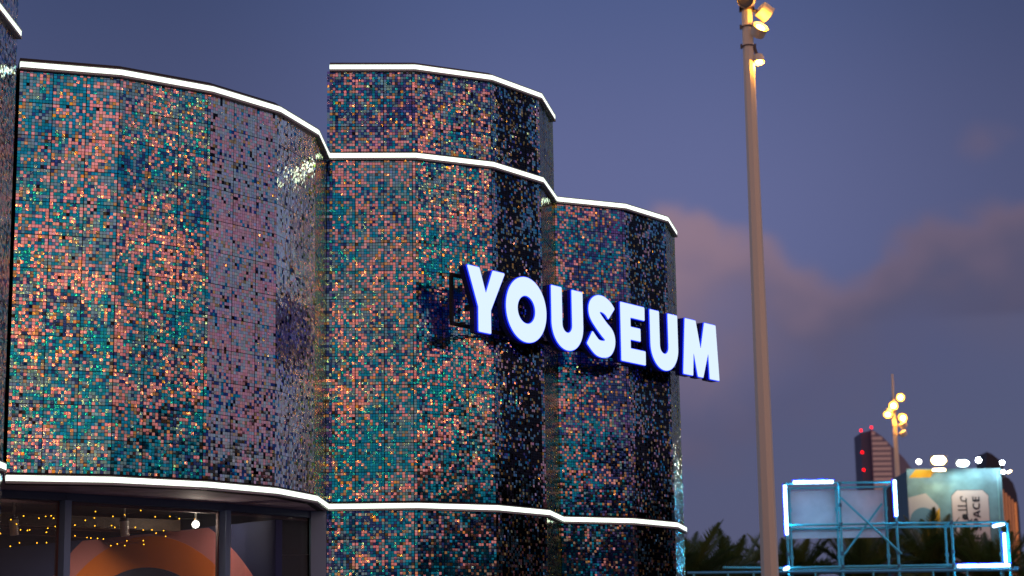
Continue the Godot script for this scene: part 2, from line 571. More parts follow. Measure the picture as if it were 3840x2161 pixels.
		for j in rowsn:
			var y := y1 - (j + 0.5) * py
			var tv: float = (y - f[2]) / (f[3] - f[2])
			for i in cols:
				var u := (i + 0.5) / cols
				# panels of ten by ten
				var pk := Vector2i(i / 10, j / 10)
				if not lean.has(pk):
					lean[pk] = Vector3(rng.randfn(0, 0.006), rng.randfn(0, 0.005), rng.randfn(0, 0.0012))
				var pl: Vector3 = lean[pk]
				var w: Array = []
				for k in 8:
					var lo: float = f[4][k]; var mi: float = f[5][k]; var hi: float = f[6][k]
					var x: float = lerpf(lo, mi, tv * 2) if tv < 0.5 else lerpf(mi, hi, tv * 2 - 1)
					if f[8] == "black" and (i < 3 or i >= cols - 2):
						x = [.25, .04, .40, .1, .02, .12, .06, .01][k]
					elif f[8] == "first" and i < 2:
						x = [.04, .06, .30, .35, .22, .0, .02, .01][k]
					elif f[8] == "fade":
						x *= [1.4 - 1.2 * u, 1.5 - 1.3 * u, 1.0, 0.4 + 1.3 * u, 0.3 + 1.4 * u, 1, 1, 1][k]
					if k == 6: x *= 0.55
					if k == 5 and f[8] == "black": x *= 1.7
					x *= exp((2.7 - 1.7 * float(f[9])) * fields[k].get_noise_2d(s0 + u * wide, y * 1.1))
					w.append(x)
				var total := 0.0
				for x in w: total += x
				var pick := rng.randf() * total
				var k := 0
				while k < 7 and pick > w[k]:
					pick -= w[k]; k += 1
				var tone := 1.0 + rng.randfn(0, 0.15)
				var q: Vector3 = FILM[k] * tone
				if (f[8] == "nook" or f[8] == "edge" and u > 0.55) and rng.randf() < (0.5 if f[8] == "nook" else 1.5 * (u - 0.5)):
					q = Vector3(0.42, 0.62, 0.10) * tone
				if k == 6: q = FILM[rng.randi_range(0, 2)].lerp(FILM[6], rng.randf_range(0.3, 1.0))
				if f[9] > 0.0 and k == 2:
					q = q.lerp(Vector3(0.95, 1.0, 0.86) * (1.0 + 0.4 * (tone - 1.0)), f[9])  # paler grey: a brighter reflection put into the tile colour
				q = Vector3(clampf(q.x * (1 + rng.randfn(0, 0.06)), 0, 1), clampf(q.y * (1 + rng.randfn(0, 0.08)), 0, 1), clampf(q.z * (1 + rng.randfn(0, 0.08)), 0, 1))
				var loose: bool = rng.randf() < 0.11 - 0.05 * f[9]
				if loose and rng.randf() < 0.8: q = Vector3(0.55, 0.40, 0.12).lerp(q, rng.randf_range(0.0, 0.5))
				if f[9] > 0.1 and f[9] < 0.2: q *= Vector3(0.80, 0.82, 0.42)
				var ruff: float = f[7] * smoothstep(0.22, 0.4, tv) if f[2] == YM else f[7]
				var sx := rng.randfn(0, 0.085 if loose else 0.026) + pl.x + 0.03 * sway.get_noise_2d(s0 + u * wide, y) + ruff * rng.randfn(0.03, 0.06)
				var sy := rng.randfn(0, 0.075 if loose else 0.022) + pl.y + ruff * rng.randfn(0, 0.06)
				var sz := rng.randfn(0, 0.012) + ruff * rng.randfn(0, 0.17)
				var gx := 0.0024 * ((i % 10) - 4.5) / 4.5
				var gy := 0.0018 * ((j % 10) - 4.5) / 4.5
				var o: Vector2 = a + d * (u * wide - gx) - n * pl.z
				if rng.randf() < 0.0012: continue     # a tile has dropped off
				var tb := fb * Basis.from_euler(Vector3(sx, sy, sz)) * Basis.from_scale(Vector3(1, 1, 1) * (0.955 + 0.115 * f[9]))
				var t := Transform3D(tb, Vector3(o.x, y + gy, o.y))
				places.append(t)
				tints.append(Color(q.x, q.y, q.z))
				var toeye := eye - t.origin
				var z := -toeye.dot(ahead)
				var vx := -toeye.dot(cam.basis.x) / z / (tan(deg_to_rad(16.663 / 2)) * 16.0 / 9.0)
				var vy := -toeye.dot(cam.basis.y) / z / tan(deg_to_rad(16.663 / 2))
				var shows := absf(vx) < 0.985 and absf(vy) < 0.985
				sizes.append(Vector2((fb.z.dot(toeye.normalized()) / (z * z)) if shows else 0.0, places.size() - 1))
	# the 300 that show largest are parts of their own
	sizes.sort_custom(func(p, q): return p.x > q.x)
	var single := {}
	for i in 300:
		single[int(sizes[i].y)] = true
	var mesh := tile_mesh()
	var shades := {}
	var mm := MultiMesh.new()
	mm.transform_format = MultiMesh.TRANSFORM_3D
	mm.use_colors = true
	mm.mesh = mesh
	mm.instance_count = places.size() - single.size()
	var at := 0
	for i in places.size():
		if single.has(i):
			var c := tints[i]
			var key := "film_%d_%d_%d" % [int(c.r * 5), int(c.g * 5), int(c.b * 5)]
			if not shades.has(key):
				var m := tile_material(key)
				m.albedo_color = lin(c.r, c.g, c.b)
				shades[key] = m
			var o := part(root, "mirror_tile", mesh, shades[key])
			o.transform = places[i]
		else:
			mm.set_instance_transform(at, places[i])
			mm.set_instance_color(at, tints[i])
			at += 1
	var mi := MultiMeshInstance3D.new()
	mi.name = "mirror_tiles"
	mi.multimesh = mm
	var tm := tile_material("film")
	tm.vertex_color_use_as_albedo = true
	mi.material_override = tm
	mi.set_meta("kind", "stuff")
	root.add_child(mi, true)
	print("tiles ", places.size())


# ---------------------------------------------------------------- the glazed ground floor under the drum
func shopfront(root: Node3D) -> void:
	var soffit_m := grained("soffit", lin(0.62, 0.47, 0.58), 0.75, 0.02, 0.7, 0.5)
	var frame_m := mat("window_frame", lin(0.10, 0.15, 0.24), 0.5)
	var flat := Transform3D(Basis(Vector3.RIGHT, Vector3(0, 0, -1), Vector3.UP), Vector3.ZERO)
	var o := PackedVector2Array()
	for p in [Vector2(-4.15, -14.5), Vector2(-4.15, -15.95)] + offset_line(DP, -0.03):
		o.append(Vector2(p.x, -p.y))
	o.append_array([Vector2(-1.9, 26.9), Vector2(-9.9, 26.9), Vector2(-9.9, 14.5)])
	var b := MB.new()
	b.prism(o, flat, YB - 0.045, YB - 0.0)
	part(root, "soffit", b.done(), soffit_m)
	var G := [Vector2(-5.02, -16.92), Vector2(-4.047, -17.688), Vector2(-2.805, -18.971), Vector2(-2.082, -19.989)]
	var top := YB - 0.046
	var ceil := PackedVector2Array()
	for p in offset_line(G, -0.11): ceil.append(Vector2(p.x, -p.y))
	ceil.append_array([Vector2(-2.1, 26.5), Vector2(-9.5, 26.5), Vector2(-9.5, 17.0)])
	b = MB.new()
	b.prism(ceil, flat, top - 0.014, top - 0.003)
	part(root, "ceiling", b.done(), mat("ceiling_dark", lin(0.03, 0.024, 0.022), 0.8))
	var glass := StandardMaterial3D.new()
	glass.resource_name = "window_glass"
	glass.transparency = BaseMaterial3D.TRANSPARENCY_ALPHA
	glass.albedo_color = Color(0.8, 0.85, 0.9, 0.06)
	glass.roughness = 0.03
	for i in 3:
		var n := out_of(G[i], G[i + 1])
		var d: Vector2 = (G[i + 1] - G[i]).normalized()
		var win := holder(root, "window")
		b = MB.new()
		b.beam(v3(G[i] - n * 0.03, top - 0.035), v3(G[i + 1] - n * 0.03, top - 0.035), 0.10, 0.068)
		part(win, "header", b.done(), frame_m)
		b = MB.new()
		b.beam(v3(G[i] - n * 0.05, top - 0.085), v3(G[i + 1] - n * 0.05, top - 0.085), 0.02, 0.03)
		part(win, "frame", b.done(), mat("inner_frame", lin(0.10, 0.045, 0.045), 0.6))
		b = MB.new()
		b.box(Vector3((G[i].x + G[i + 1].x) / 2 - n.x * 0.03, (top - 0.07) / 2, (G[i].y + G[i + 1].y) / 2 - n.y * 0.03), Vector3((G[i + 1] - G[i]).length() - 0.02, top - 0.07, 0.012), Basis(Vector3(d.x, 0, d.y), Vector3.UP, Vector3(n.x, 0, n.y)))
		part(win, "pane", b.done(), glass)
		if i > 0:
			b = MB.new()
			b.box(Vector3(G[i].x, (top - 0.07) / 2, G[i].y), Vector3(0.066, top - 0.07, 0.12), Basis(Vector3(d.x, 0, d.y), Vector3.UP, Vector3(n.x, 0, n.y)))
			part(root, "mullion", b.done(), mat("mullion", lin(0.20, 0.33, 0.52), 0.55))
			b = MB.new()
			var e: Vector2 = G[i] - d * 0.046 - n * 0.04
			b.box(v3(e, (top - 0.08) / 2), Vector3(0.016, top - 0.08, 0.03), Basis(Vector3(d.x, 0, d.y), Vector3.UP, Vector3(n.x, 0, n.y)))
			part(root, "inner_frame", b.done(), mat("inner_frame", lin(0.10, 0.045, 0.045), 0.6))
	# the grey pier that closes the glazing against the tiled tower
	b = MB.new()
	b.beam(v3(G[3], 1.66), v3(Vector2(-1.93, -20.03), 1.66), 0.10, 3.32)
	b.box(Vector3(-1.955, 1.66, -20.2), Vector3(0.03, 3.32, 0.3))
	part(root, "pier", b.done(), mat("pier", lin(0.22, 0.32, 0.44), 0.7))

	# painted wall inside
	var A := Vector3(-4.878, 0, -21.39)
	var t := Vector3(0.72528, 0, 0.68845)
	var nn := Vector3(-0.68845, 0, 0.72528)
	if nn.z < 0: nn = -nn
	var W := Transform3D(Basis(t, Vector3.UP, nn), A)
	var rect := PackedVector2Array([Vector2(-4.5, 0), Vector2(3.55, 0), Vector2(3.55, 3.16), Vector2(-4.5, 3.16)])
	var mural := holder(root, "mural_wall")
	b = MB.new()
	b.prism(rect, W, -0.08, 0.0)
	part(mural, "wall", b.done(), mat("mural_navy", lin(0.020, 0.030, 0.10), 0.7))
	var centre := Vector2(1.42, 0.9)
	var discs := [[2.5, lin(0.66, 0.22, 0.21), "mural_pink"], [2.23, lin(0.86, 0.19, 0.006), "mural_orange"], [1.91, lin(0.03, 0.04, 0.09), "mural_core"]]
	for k in 3:
		var circle := PackedVector2Array()
		for i in 96:
			circle.append(centre + Vector2(cos(TAU * i / 96), sin(TAU * i / 96)) * discs[k][0])
		for poly in Geometry2D.intersect_polygons(circle, PackedVector2Array([Vector2(-4.5, 0.02), Vector2(3.54, 0.02), Vector2(3.54, 3.15), Vector2(-4.5, 3.15)])):
			b = MB.new()
			b.prism(poly, W, 0.002, 0.004 + 0.004 * k, true, false)
			part(mural, "painted_disc", b.done(), mat(discs[k][2], discs[k][1], 0.7))
	# floor, rear wall and beams of the room
	b = MB.new()
	b.box(Vector3(-6, 0.03, -21), Vector3(7.8, 0.05, 11))
	part(root, "floor", b.done(), mat("room_floor", lin(0.05, 0.045, 0.04), 0.5))
	var wood := grained("beam_wood", lin(0.11, 0.062, 0.03), 0.6, 0.05, 0.6, 2.0)
	var beams := [[0.9, 3.17, 0.11, 0.10], [1.7, 3.215, 0.12, 0.08], [2.6, 3.2, 0.09, 0.08]]
	for q in beams:
		b = MB.new()
		var k: Vector3 = v3(G[0], q[1]) - Vector3(0.66, 0, 0.75) * 0.0
		b.beam(k + Vector3(-0.9, 0, -q[0] + 0.2), v3(G[2], q[1]) + Vector3(-0.62 * q[0], 0, -0.75 * q[0]), q[3], q[2])
		part(root, "beam", b.done(), wood)
	b = MB.new()
	b.box(Vector3(-5.65, 1.4, -19.2), Vector3(0.05, 2.8, 0.9), Basis(Vector3.UP, 0.5))
	part(root, "blue_panel", b.done(), mat("blue_panel", lin(0.02, 0.06, 0.25), 0.5))

	# cylinder spotlights under the ceiling
	var body := mat("spot_body", lin(0.55, 0.5, 0.46), 0.5)
	var ring := mat("spot_ring", lin(0.02, 0.02, 0.02), 0.5)
	var S := [[Vector3(-4.62, 3.13, -18.15), "white cylinder spotlight hanging unlit at the far left of the window"], [Vector3(-3.72, 3.15, -18.75), "unlit cylinder spotlight hanging in the middle pane before the dark ceiling"]]
	for q in S:
		var sp := thing("ceiling_spotlight", q[1], "spotlight", q[0])
		b = MB.new(); b.tube(Vector3(0, 0.03, 0), Vector3(0, 0.195, 0), 0.012, 0.012, 8)
		part(sp, "stem", b.done(), body)
		b = MB.new(); b.tube(Vector3(0, 0.0, 0), Vector3(0, 0.03, 0), 0.042, 0.042, 16)
		part(sp, "collar", b.done(), ring)
		b = MB.new(); b.tube(Vector3(0.012, -0.14, 0), Vector3(0, 0.0, 0), 0.040, 0.045, 16)
		part(sp, "housing", b.done(), body)
	var L := Vector3(-3.09, 3.135, -19.05)
	var lit := thing("ceiling_spotlight", "spotlight glowing white above the corner of the pink mural", "spotlight", L)
	b = MB.new(); b.tube(Vector3(0, 0.05, 0), Vector3(0, 0.17, 0), 0.01, 0.01, 8)
	part(lit, "stem", b.done(), body)
	b = MB.new(); b.tube(Vector3(0, 0.0, -0.06), Vector3(0, 0.05, -0.06), 0.03, 0.03, 12)
	part(lit, "housing", b.done(), ring)
	b = MB.new(); b.ball(Vector3.ZERO, 0.036, 12)
	part(lit, "lamp_lens", b.done(), mat("spot_glow", Color.WHITE, 0.4, 0.0, Color(1, 0.98, 0.92), 9.0))
	omni(L, Color(1, 0.93, 0.85), 0.20, 0.034)
	# flat ceiling lights: one shows through the right pane, its unseen twin at the left is added to light the mural
	for q in [[Vector3(-2.42, 3.285, -19.85), "pale flat ceiling light seen through the right pane"], [Vector3(-5.9, 3.285, -19.6), "unseen flat ceiling light added at the left to light the mural"]]:
		var fl := thing("ceiling_light", q[1], "ceiling light", q[0], "flat ceiling lights in the shop")
		b = MB.new(); b.box(Vector3.ZERO, Vector3(0.5, 0.012, 0.22), Basis(Vector3.UP, 0.75))
		part(fl, "lamp_panel", b.done(), mat("panel_glow", Color.WHITE, 0.5, 0.0, Color(0.9, 1.0, 0.86), 0.5))
		b = MB.new(); b.box(Vector3(0, 0.012, 0), Vector3(0.54, 0.012, 0.26), Basis(Vector3.UP, 0.75))
		part(fl, "frame", b.done(), ring)
		area(q[0] - Vector3(0, 0.01, 0), q[0] - Vector3(0, 1, 0), Vector3.RIGHT, 0.4, 0.25, Color(1.0, 0.95, 0.86), 7.0 if q[0].x < -3 else 0.02)
	# string lights reflected in the glass, put in as glowing balls inside
	var bulbs := thing("reflected_string_lights", "strings of tiny yellow bulbs standing in for reflections in the shop window", "reflected string lights", Vector3(-4.4, 3.1, -18.4))
	var gold := mat("bulb_reflection_glow", Color(1, 0.8, 0.2), 0.4, 0.0, Color(1.0, 0.70, 0.12), 5.0)
	var wire := MB.new()
	for sct in 5:
		var prev := Vector3.ZERO
		for i in 17:
			var along := (i + rng.randf_range(-0.35, 0.35)) / 16.0
			var depth: float = 0.30 + 0.24 * sct
			var base: Vector2 = G[0].lerp(G[2], 0.16 + along * 0.78)
			var p := Vector3(base.x - 0.66 * depth, 3.17 - 0.045 * sct - 0.05 * sin(along * PI * (2 + sct % 2)) + rng.randf_range(-0.03, 0.03), base.y - 0.75 * depth) - bulbs.position
			if i > 0:
				wire.tube(prev, p, 0.0012, 0.0012, 4, false)
			prev = p
			if rng.randf() < 0.12: continue
			b = MB.new(); b.ball(Vector3.ZERO, 0.0055, 6)
			part(bulbs, "bulb_reflection", b.done(), gold).position = p
	part(bulbs, "wire", wire.done(), ring)


# ---------------------------------------------------------------- the letter sign
func smooth_line(p: Array, k: int = 8) -> PackedVector2Array:
	var r := PackedVector2Array()
	for i in p.size() - 1:
		var a: Vector2 = p[max(i - 1, 0)]; var b: Vector2 = p[i]; var c: Vector2 = p[i + 1]; var d: Vector2 = p[min(i + 2, p.size() - 1)]
		for j in k:
			r.append(b.cubic_interpolate(c, a, d, float(j) / k))
	r.append(p[-1])
	return r


func soften(poly: PackedVector2Array, r: float) -> PackedVector2Array:
	var a := Geometry2D.offset_polygon(poly, -r, Geometry2D.JOIN_MITER)
	if a.size() != 1: return poly
	var b := Geometry2D.offset_polygon(a[0], r, Geometry2D.JOIN_ROUND)
	return b[0] if b.size() == 1 else poly


func letter_u(x: float) -> PackedVector2Array:
	var p := PackedVector2Array([Vector2(x, .688), Vector2(x + .205, .688)])
	for i in 17:
		var a := PI + PI * i / 16.0
		p.append(Vector2(x + .291 + cos(a) * .086, .285 + sin(a) * .086))
	p.append_array([Vector2(x + .377, .688), Vector2(x + .592, .688)])
	for i in 33:
		var a := -PI * i / 32.0
		p.append(Vector2(x + .296 + cos(a) * .296, .288 + sin(a) * .296))
	return p


func letter_sign() -> void:
	var a := deg_to_rad(52.5)
	var n := Vector3(sin(a), 0, cos(a)); var t := Vector3(cos(a), 0, -sin(a))
	var root := thing("letter_sign", "glowing white block letters YOUSEUM with blue edges on a black frame", "sign")
	root.transform = Transform3D(Basis(t, Vector3.UP, n), Vector3(-0.46321, 5.105, -19.63415))
	var glyphs := []
	glyphs.append([PackedVector2Array([Vector2(0, .685), Vector2(.215, .685), Vector2(.315, .435), Vector2(.43, .685), Vector2(.65, .685), Vector2(.4, .25), Vector2(.4, 0), Vector2(.182, 0), Vector2(.182, .265)]), null])
	var o := PackedVector2Array(); var hole := PackedVector2Array()
	for i in 64:
		var q := TAU * i / 64
		o.append(Vector2(1.004 + cos(q) * .357, .345 + sin(q) * .357))
		hole.append(Vector2(1.004 + cos(q) * .149, .345 + sin(q) * .144))
	glyphs.append([o, hole])
	glyphs.append([letter_u(1.443), null])
	var spine := smooth_line([Vector2(2.585, .510), Vector2(2.52, .567), Vector2(2.42, .603), Vector2(2.32, .597), Vector2(2.245, .548), Vector2(2.243, .478), Vector2(2.32, .405), Vector2(2.43, .325), Vector2(2.53, .262), Vector2(2.545, .19), Vector2(2.49, .118), Vector2(2.39, .094), Vector2(2.28, .11), Vector2(2.145, .205)])
	var so := Geometry2D.offset_polyline(spine, 0.1, Geometry2D.JOIN_ROUND, Geometry2D.END_BUTT)
	var best: PackedVector2Array = so[0]
	glyphs.append([best, null])
	glyphs.append([PackedVector2Array([Vector2(2.755, .69), Vector2(3.255, .69), Vector2(3.252, .522), Vector2(2.962, .522), Vector2(2.962, .428), Vector2(3.16, .428), Vector2(3.16, .268), Vector2(2.955, .268), Vector2(2.955, .178), Vector2(3.255, .178), Vector2(3.25, .004), Vector2(2.752, .004)]), null])
	glyphs.append([letter_u(3.352), null])
	glyphs.append([PackedVector2Array([Vector2(4.1, .685), Vector2(4.345, .685), Vector2(4.435, .36), Vector2(4.53, .685), Vector2(4.795, .685), Vector2(4.842, 0), Vector2(4.613, 0), Vector2(4.6, .3), Vector2(4.475, 0), Vector2(4.352, 0), Vector2(4.277, .27), Vector2(4.253, 0), Vector2(4.03, 0)]), null])
	var face_m := mat("letter_glow", Color(0.3, 0.35, 0.4), 0.4, 0.0, Color(0.86, 0.94, 1.0), 1.02)
	var lip_m := mat("letter_edge_glow", Color(0.1, 0.2, 1), 0.4, 0.0, Color(0.10, 0.22, 1.0), 1.25)
	var skin_m := mat("letter_skin_glow", Color(0.0, 0.0, 0.1), 0.4, 0.0, Color(0.0, 0.02, 0.9), 0.16)
	var body_m := mat("letter_body", lin(0.010, 0.014, 0.09), 0.35)
	var I := Transform3D()
	for g in glyphs:
		var outer: PackedVector2Array = soften(g[0], 0.013)
		var face: PackedVector2Array = Geometry2D.offset_polygon(outer, -0.007, Geometry2D.JOIN_ROUND)[0]
		var letter := holder(root, "letter")
		var b := MB.new(); var rim := MB.new(); var side := MB.new(); var skin := MB.new()
		if g[1] == null:
			b.prism(face, I, -0.004, 0.004, true, false)
			rim.prism(outer, I, -0.014, 0.0, true, false)
			skin.wall(outer, I, -0.05, -0.0145)
			side.prism(outer, I, -0.11, -0.0505)
		else:
			var hi: PackedVector2Array = g[1]
			var hf: PackedVector2Array = Geometry2D.offset_polygon(hi, 0.007, Geometry2D.JOIN_ROUND)[0]
			ring_prism(b, face, hf, -0.004, 0.004)
			ring_prism(rim, outer, hi, -0.014, 0.0)
			skin.wall(outer, I, -0.05, -0.0145)
			var inner := MB.new()
			inner.wall(hi, I, -0.05, -0.0145, true)
			part(letter, "glowing_inner_return", inner.done(), skin_m)
			ring_prism(side, outer, hi, -0.11, -0.0505)
		part(letter, "glowing_face", b.done(), face_m)
		part(letter, "glowing_edge", rim.done(), lip_m)
		part(letter, "glowing_return", skin.done(), skin_m)
		part(letter, "letter_body", side.done(), body_m)
	# frame of square tube behind
	var steel := mat("frame_black", lin(0.006, 0.006, 0.007), 0.5)
	for y in [0.09, 0.60]:
		var b := MB.new()
		b.box(Vector3(2.42, y, -0.20), Vector3(4.86, 0.035, 0.035))
		part(root, "rail", b.done(), steel)
	for x in [0.0, 1.0, 1.74, 2.4, 3.0, 3.65, 4.3]:
		var b := MB.new()
		b.box(Vector3(x, 0.345, -0.20), Vector3(0.035, 0.475, 0.033))
		part(root, "post", b.done(), steel)
		for y in [0.09, 0.60]:
			b = MB.new()
			b.box(Vector3(x + 0.1, y, -0.145), Vector3(0.03, 0.03, 0.075))
			part(root, "arm", b.done(), steel)
	for x in [0.5, 1.1, 3.1, 3.7]:
		var b := MB.new()
		b.box(Vector3(x, 0.345, -0.32), Vector3(0.035, 0.06, 0.205))
		part(root, "wall_bracket", b.done(), steel)
	# the light the letters give, forward and back on to the tiles
	var p := root.transform
	area(p * Vector3(2.42, 0.345, 0.02), p * Vector3(2.42, 0.345, 2), Vector3.UP, 4.7, 0.6, Color(0.6, 0.75, 1.0), 0.12)
	area(p * Vector3(2.42, 0.345, -0.225), p * Vector3(2.42, 0.345, -2), Vector3.UP, 4.7, 0.5, Color(0.05, 0.15, 1.0), 0.05)


func ring_prism(b: MB, o: PackedVector2Array, h: PackedVector2Array, z0: float, z1: float) -> void:
	# outline and hole as two halves that share a cut
	var c := Vector2.ZERO
	for q in h: c += q
	c /= h.size()
	var I := Transform3D()
	var N := 96
	for i in N:
		var a0 := TAU * i / N; var a1 := TAU * (i + 1) / N
		var p := [hit(o, c, a0), hit(o, c, a1), hit(h, c, a1), hit(h, c, a0)]
		b.quad(Vector3(p[0].x, p[0].y, z1), Vector3(p[1].x, p[1].y, z1), Vector3(p[2].x, p[2].y, z1), Vector3(p[3].x, p[3].y, z1), Vector3(0, 0, 1))
		b.quad(Vector3(p[0].x, p[0].y, z0), Vector3(p[1].x, p[1].y, z0), Vector3(p[2].x, p[2].y, z0), Vector3(p[3].x, p[3].y, z0), Vector3(0, 0, -1))
	b.wall(o, I, z0, z1)
	b.wall(h, I, z0, z1, true)


func hit(poly: PackedVector2Array, c: Vector2, a: float) -> Vector2:
	var e := c + Vector2(cos(a), sin(a)) * 3.0
	for i in poly.size():
		var r = Geometry2D.segment_intersects_segment(c, e, poly[i], poly[(i + 1) % poly.size()])
		if r != null: return r
	return c


# ---------------------------------------------------------------- floodlight masts
func floodlight(root: Node3D, on: Vector3, head: Vector3, dir: Vector3, r: float, lit: bool, energy: float, spill: bool = false) -> void:
	var paint := mat("mast_paint", lin(0.86, 0.76, 0.54), 0.5)
	var h := holder(root, "floodlight")
	var d := dir.normalized()
	var b := MB.new()
	var depth := r * 1.15
	b.tube(head - d * depth, head, r, r, 24, false)
	b.tube(head - d * (depth + 0.03), head - d * depth, r * 0.92, r, 24, true)
	b.tube(head - d * depth * 0.98, head - d * depth * 0.95, r * 0.9, r * 0.9, 24, true)
	b.tube(head - d * 0.03, head, r * 1.06, r * 1.06, 24, false)
	part(h, "housing", b.done(), paint)
	b = MB.new()
	b.tube(head - d * 0.035, head - d * 0.02, r * 0.93, r * 0.93, 24, true)
	if lit:
		part(h, "lamp_lens", b.done(), mat("flood_glow", Color(1, 0.9, 0.5), 0.3, 0.0, Color(1.0, 0.78, 0.20), 1.9))
		b = MB.new()
		b.tube(head - d * 0.021, head - d * 0.012, r * 0.62, r * 0.55, 20, true)
		part(h, "lamp_core", b.done(), mat("flood_core_glow", Color(1, 0.95, 0.8), 0.3, 0.0, Color(1.0, 0.90, 0.66), 9.0))
	else:
		part(h, "lamp_lens", b.done(), mat("lens_dark", lin(0.25, 0.22, 0.16), 0.2))
	b = MB.new()
	var back := head - d * depth * 0.5
	b.beam(on, back + (on - back).normalized() * r * 0.9, 0.035, 0.05)
	part(h, "arm", b.done(), mat("mast_iron", lin(0.10, 0.075, 0.06), 0.6))
	if lit and energy > 0.0:
		var at := root.global_transform * (head + d * 0.03) if root.is_inside_tree() else root.position + head + d * 0.03
		omni(at + d * 0.03, Color(1.0, 0.66, 0.22), energy, r * 0.5) if spill else spot(at, at + d, Color(1.0, 0.66, 0.26), energy, r * 0.9, 80)


func mast(at: Vector3, label: String, group: String, heads: Array, energy: float, top: float = 19.2, thick: float = 1.0, spill: bool = false) -> Node3D:
	var m := thing("floodlight_mast", label, "lamp post", at, group)
	var paint := mat("mast_paint", lin(0.86, 0.76, 0.54), 0.5)
	var b := MB.new()
	b.tube(Vector3(0, 0, 0), Vector3(0, top * 0.86, 0), 0.17 * thick, 0.075 * thick, 8, true, true)
	part(m, "pole", b.done(), paint)
	b = MB.new()
	b.tube(Vector3(0, top * 0.86, 0), Vector3(0, top, 0), 0.055 * thick, 0.035 * thick, 8)
	part(m, "spire", b.done(), paint)
	b = MB.new()
	b.box(Vector3(0, 0.02, 0), Vector3(0.6, 0.04, 0.6))
	part(m, "base_plate", b.done(), paint)
	var iron := mat("mast_iron", lin(0.10, 0.075, 0.06), 0.6)
	for q in heads:
		var y: float = q[0]
		var rad := lerpf(0.17, 0.075, y / (top * 0.86)) if y < top * 0.86 else 0.055
		rad *= thick
		b = MB.new()
		b.tube(Vector3(0, y - 0.012, 0), Vector3(0, y + 0.012, 0), rad + 0.010, rad + 0.010, 12)
		for s in [-1, 1]:
			b.box(Vector3(s * (rad + 0.025), y, 0.0), Vector3(0.03, 0.08, 0.05))
		part(m, "clamp", b.done(), iron)
		var head: Vector3 = q[1]
		var flat := Vector3(head.x, 0, head.z).normalized()
		floodlight(m, Vector3(0, y, 0) + flat * rad, head, q[2], q[3], q[4], energy * (q[5] if q.size() > 5 else 1.0), spill)
	return m


func masts() -> void:
	# the near one: its lower lamps are in the picture, the others above it
	var near := [
		[13.33, Vector3(-0.05, 13.42, 0.22), Vector3(-0.3, -0.3, 0.6), 0.15, false],
		[13.30, Vector3(0.40, 13.22, -0.1), Vector3(0.75, -0.55, -0.3), 0.155, true, 0.6],
		[12.98, Vector3(0.22, 12.93, 0.16), Vector3(0.35, 0.62, 0.70), 0.135, true, 0.7],
		[12.62, Vector3(0.175, 12.30, 0.05), Vector3(0.06, -0.96, 0.24), 0.095, true, 0.8],
		[14.4, Vector3(-0.34, 14.4, 0.1), Vector3(-0.6, -0.5, 0.4), 0.2, true],
		[15.2, Vector3(0.34, 15.2, 0.1), Vector3(0.5, -0.5, 0.6), 0.2, true],
		[15.9, Vector3(0.0, 15.9, 0.32), Vector3(0.0, -0.5, 0.8), 0.2, true]]
	mast(Vector3(4.275, 0, -33.5), "tall tapered beige floodlight mast standing closest, right of the letters", "", near, 1.0, 19.2, 1.0, true)
	var far := [
		[17.6, Vector3(0.38, 17.62, 0.2), Vector3(-0.05, -0.25, 0.95), 0.23, true],
		[17.15, Vector3(-0.08, 17.12, 0.32), Vector3(-0.1, -0.3, 0.95), 0.25, true],
		[16.8, Vector3(-0.42, 16.62, 0.22), Vector3(-0.25, -0.75, 0.6), 0.25, true],
		[16.4, Vector3(0.46, 16.40, 0.2), Vector3(0.0, -0.28, 0.95), 0.24, true],
		[15.95, Vector3(0.55, 15.9, 0.1), Vector3(0.55, -0.75, -0.25), 0.22, true, 0.6],
		[15.45, Vector3(0.50, 15.38, 0.1), Vector3(0.45, -0.85, -0.3), 0.20, false]]
	mast(Vector3(22.37, 0, -115), "distant mast with a cluster of bright warm floodlights beside the skyscraper", "", far, 3.0, 19.05, 1.6, true)
	# the square around and behind the viewer is lit by more masts of the same kind
	var spots := [Vector3(9.5, 0, -2), Vector3(5.5, 0, 13), Vector3(-3, 0, 24), Vector3(16, 0, 6), Vector3(-11, 0, 10), Vector3(14, 0, 26), Vector3(14, 0, -9), Vector3(16.5, 0, -23.5)]
	for q in spots:
		var to: Vector3 = Vector3(-1, 5, -20) - q
		var f := Vector3(to.x, 0, to.z).normalized()
		var s := Vector3(-f.z, 0, f.x)
		var heads := []
		var hs := [7.2, 9.4, 12.0, 14.2]
		for k in 4:
			var off: Vector3 = f * 0.3 + s * [0.25, -0.25, 0.2, -0.2][k]
			heads.append([hs[k] + 0.05, off + Vector3(0, hs[k], 0), f + s * [0.25, -0.2, 0.1, -0.1][k] + Vector3(0, -0.35, 0), 0.17, true])
		mast(q, "warm floodlight mast on the square behind the viewer", "floodlight masts behind the viewer", heads, 0.7 * pow(to.length() / 26.0, 2.0))


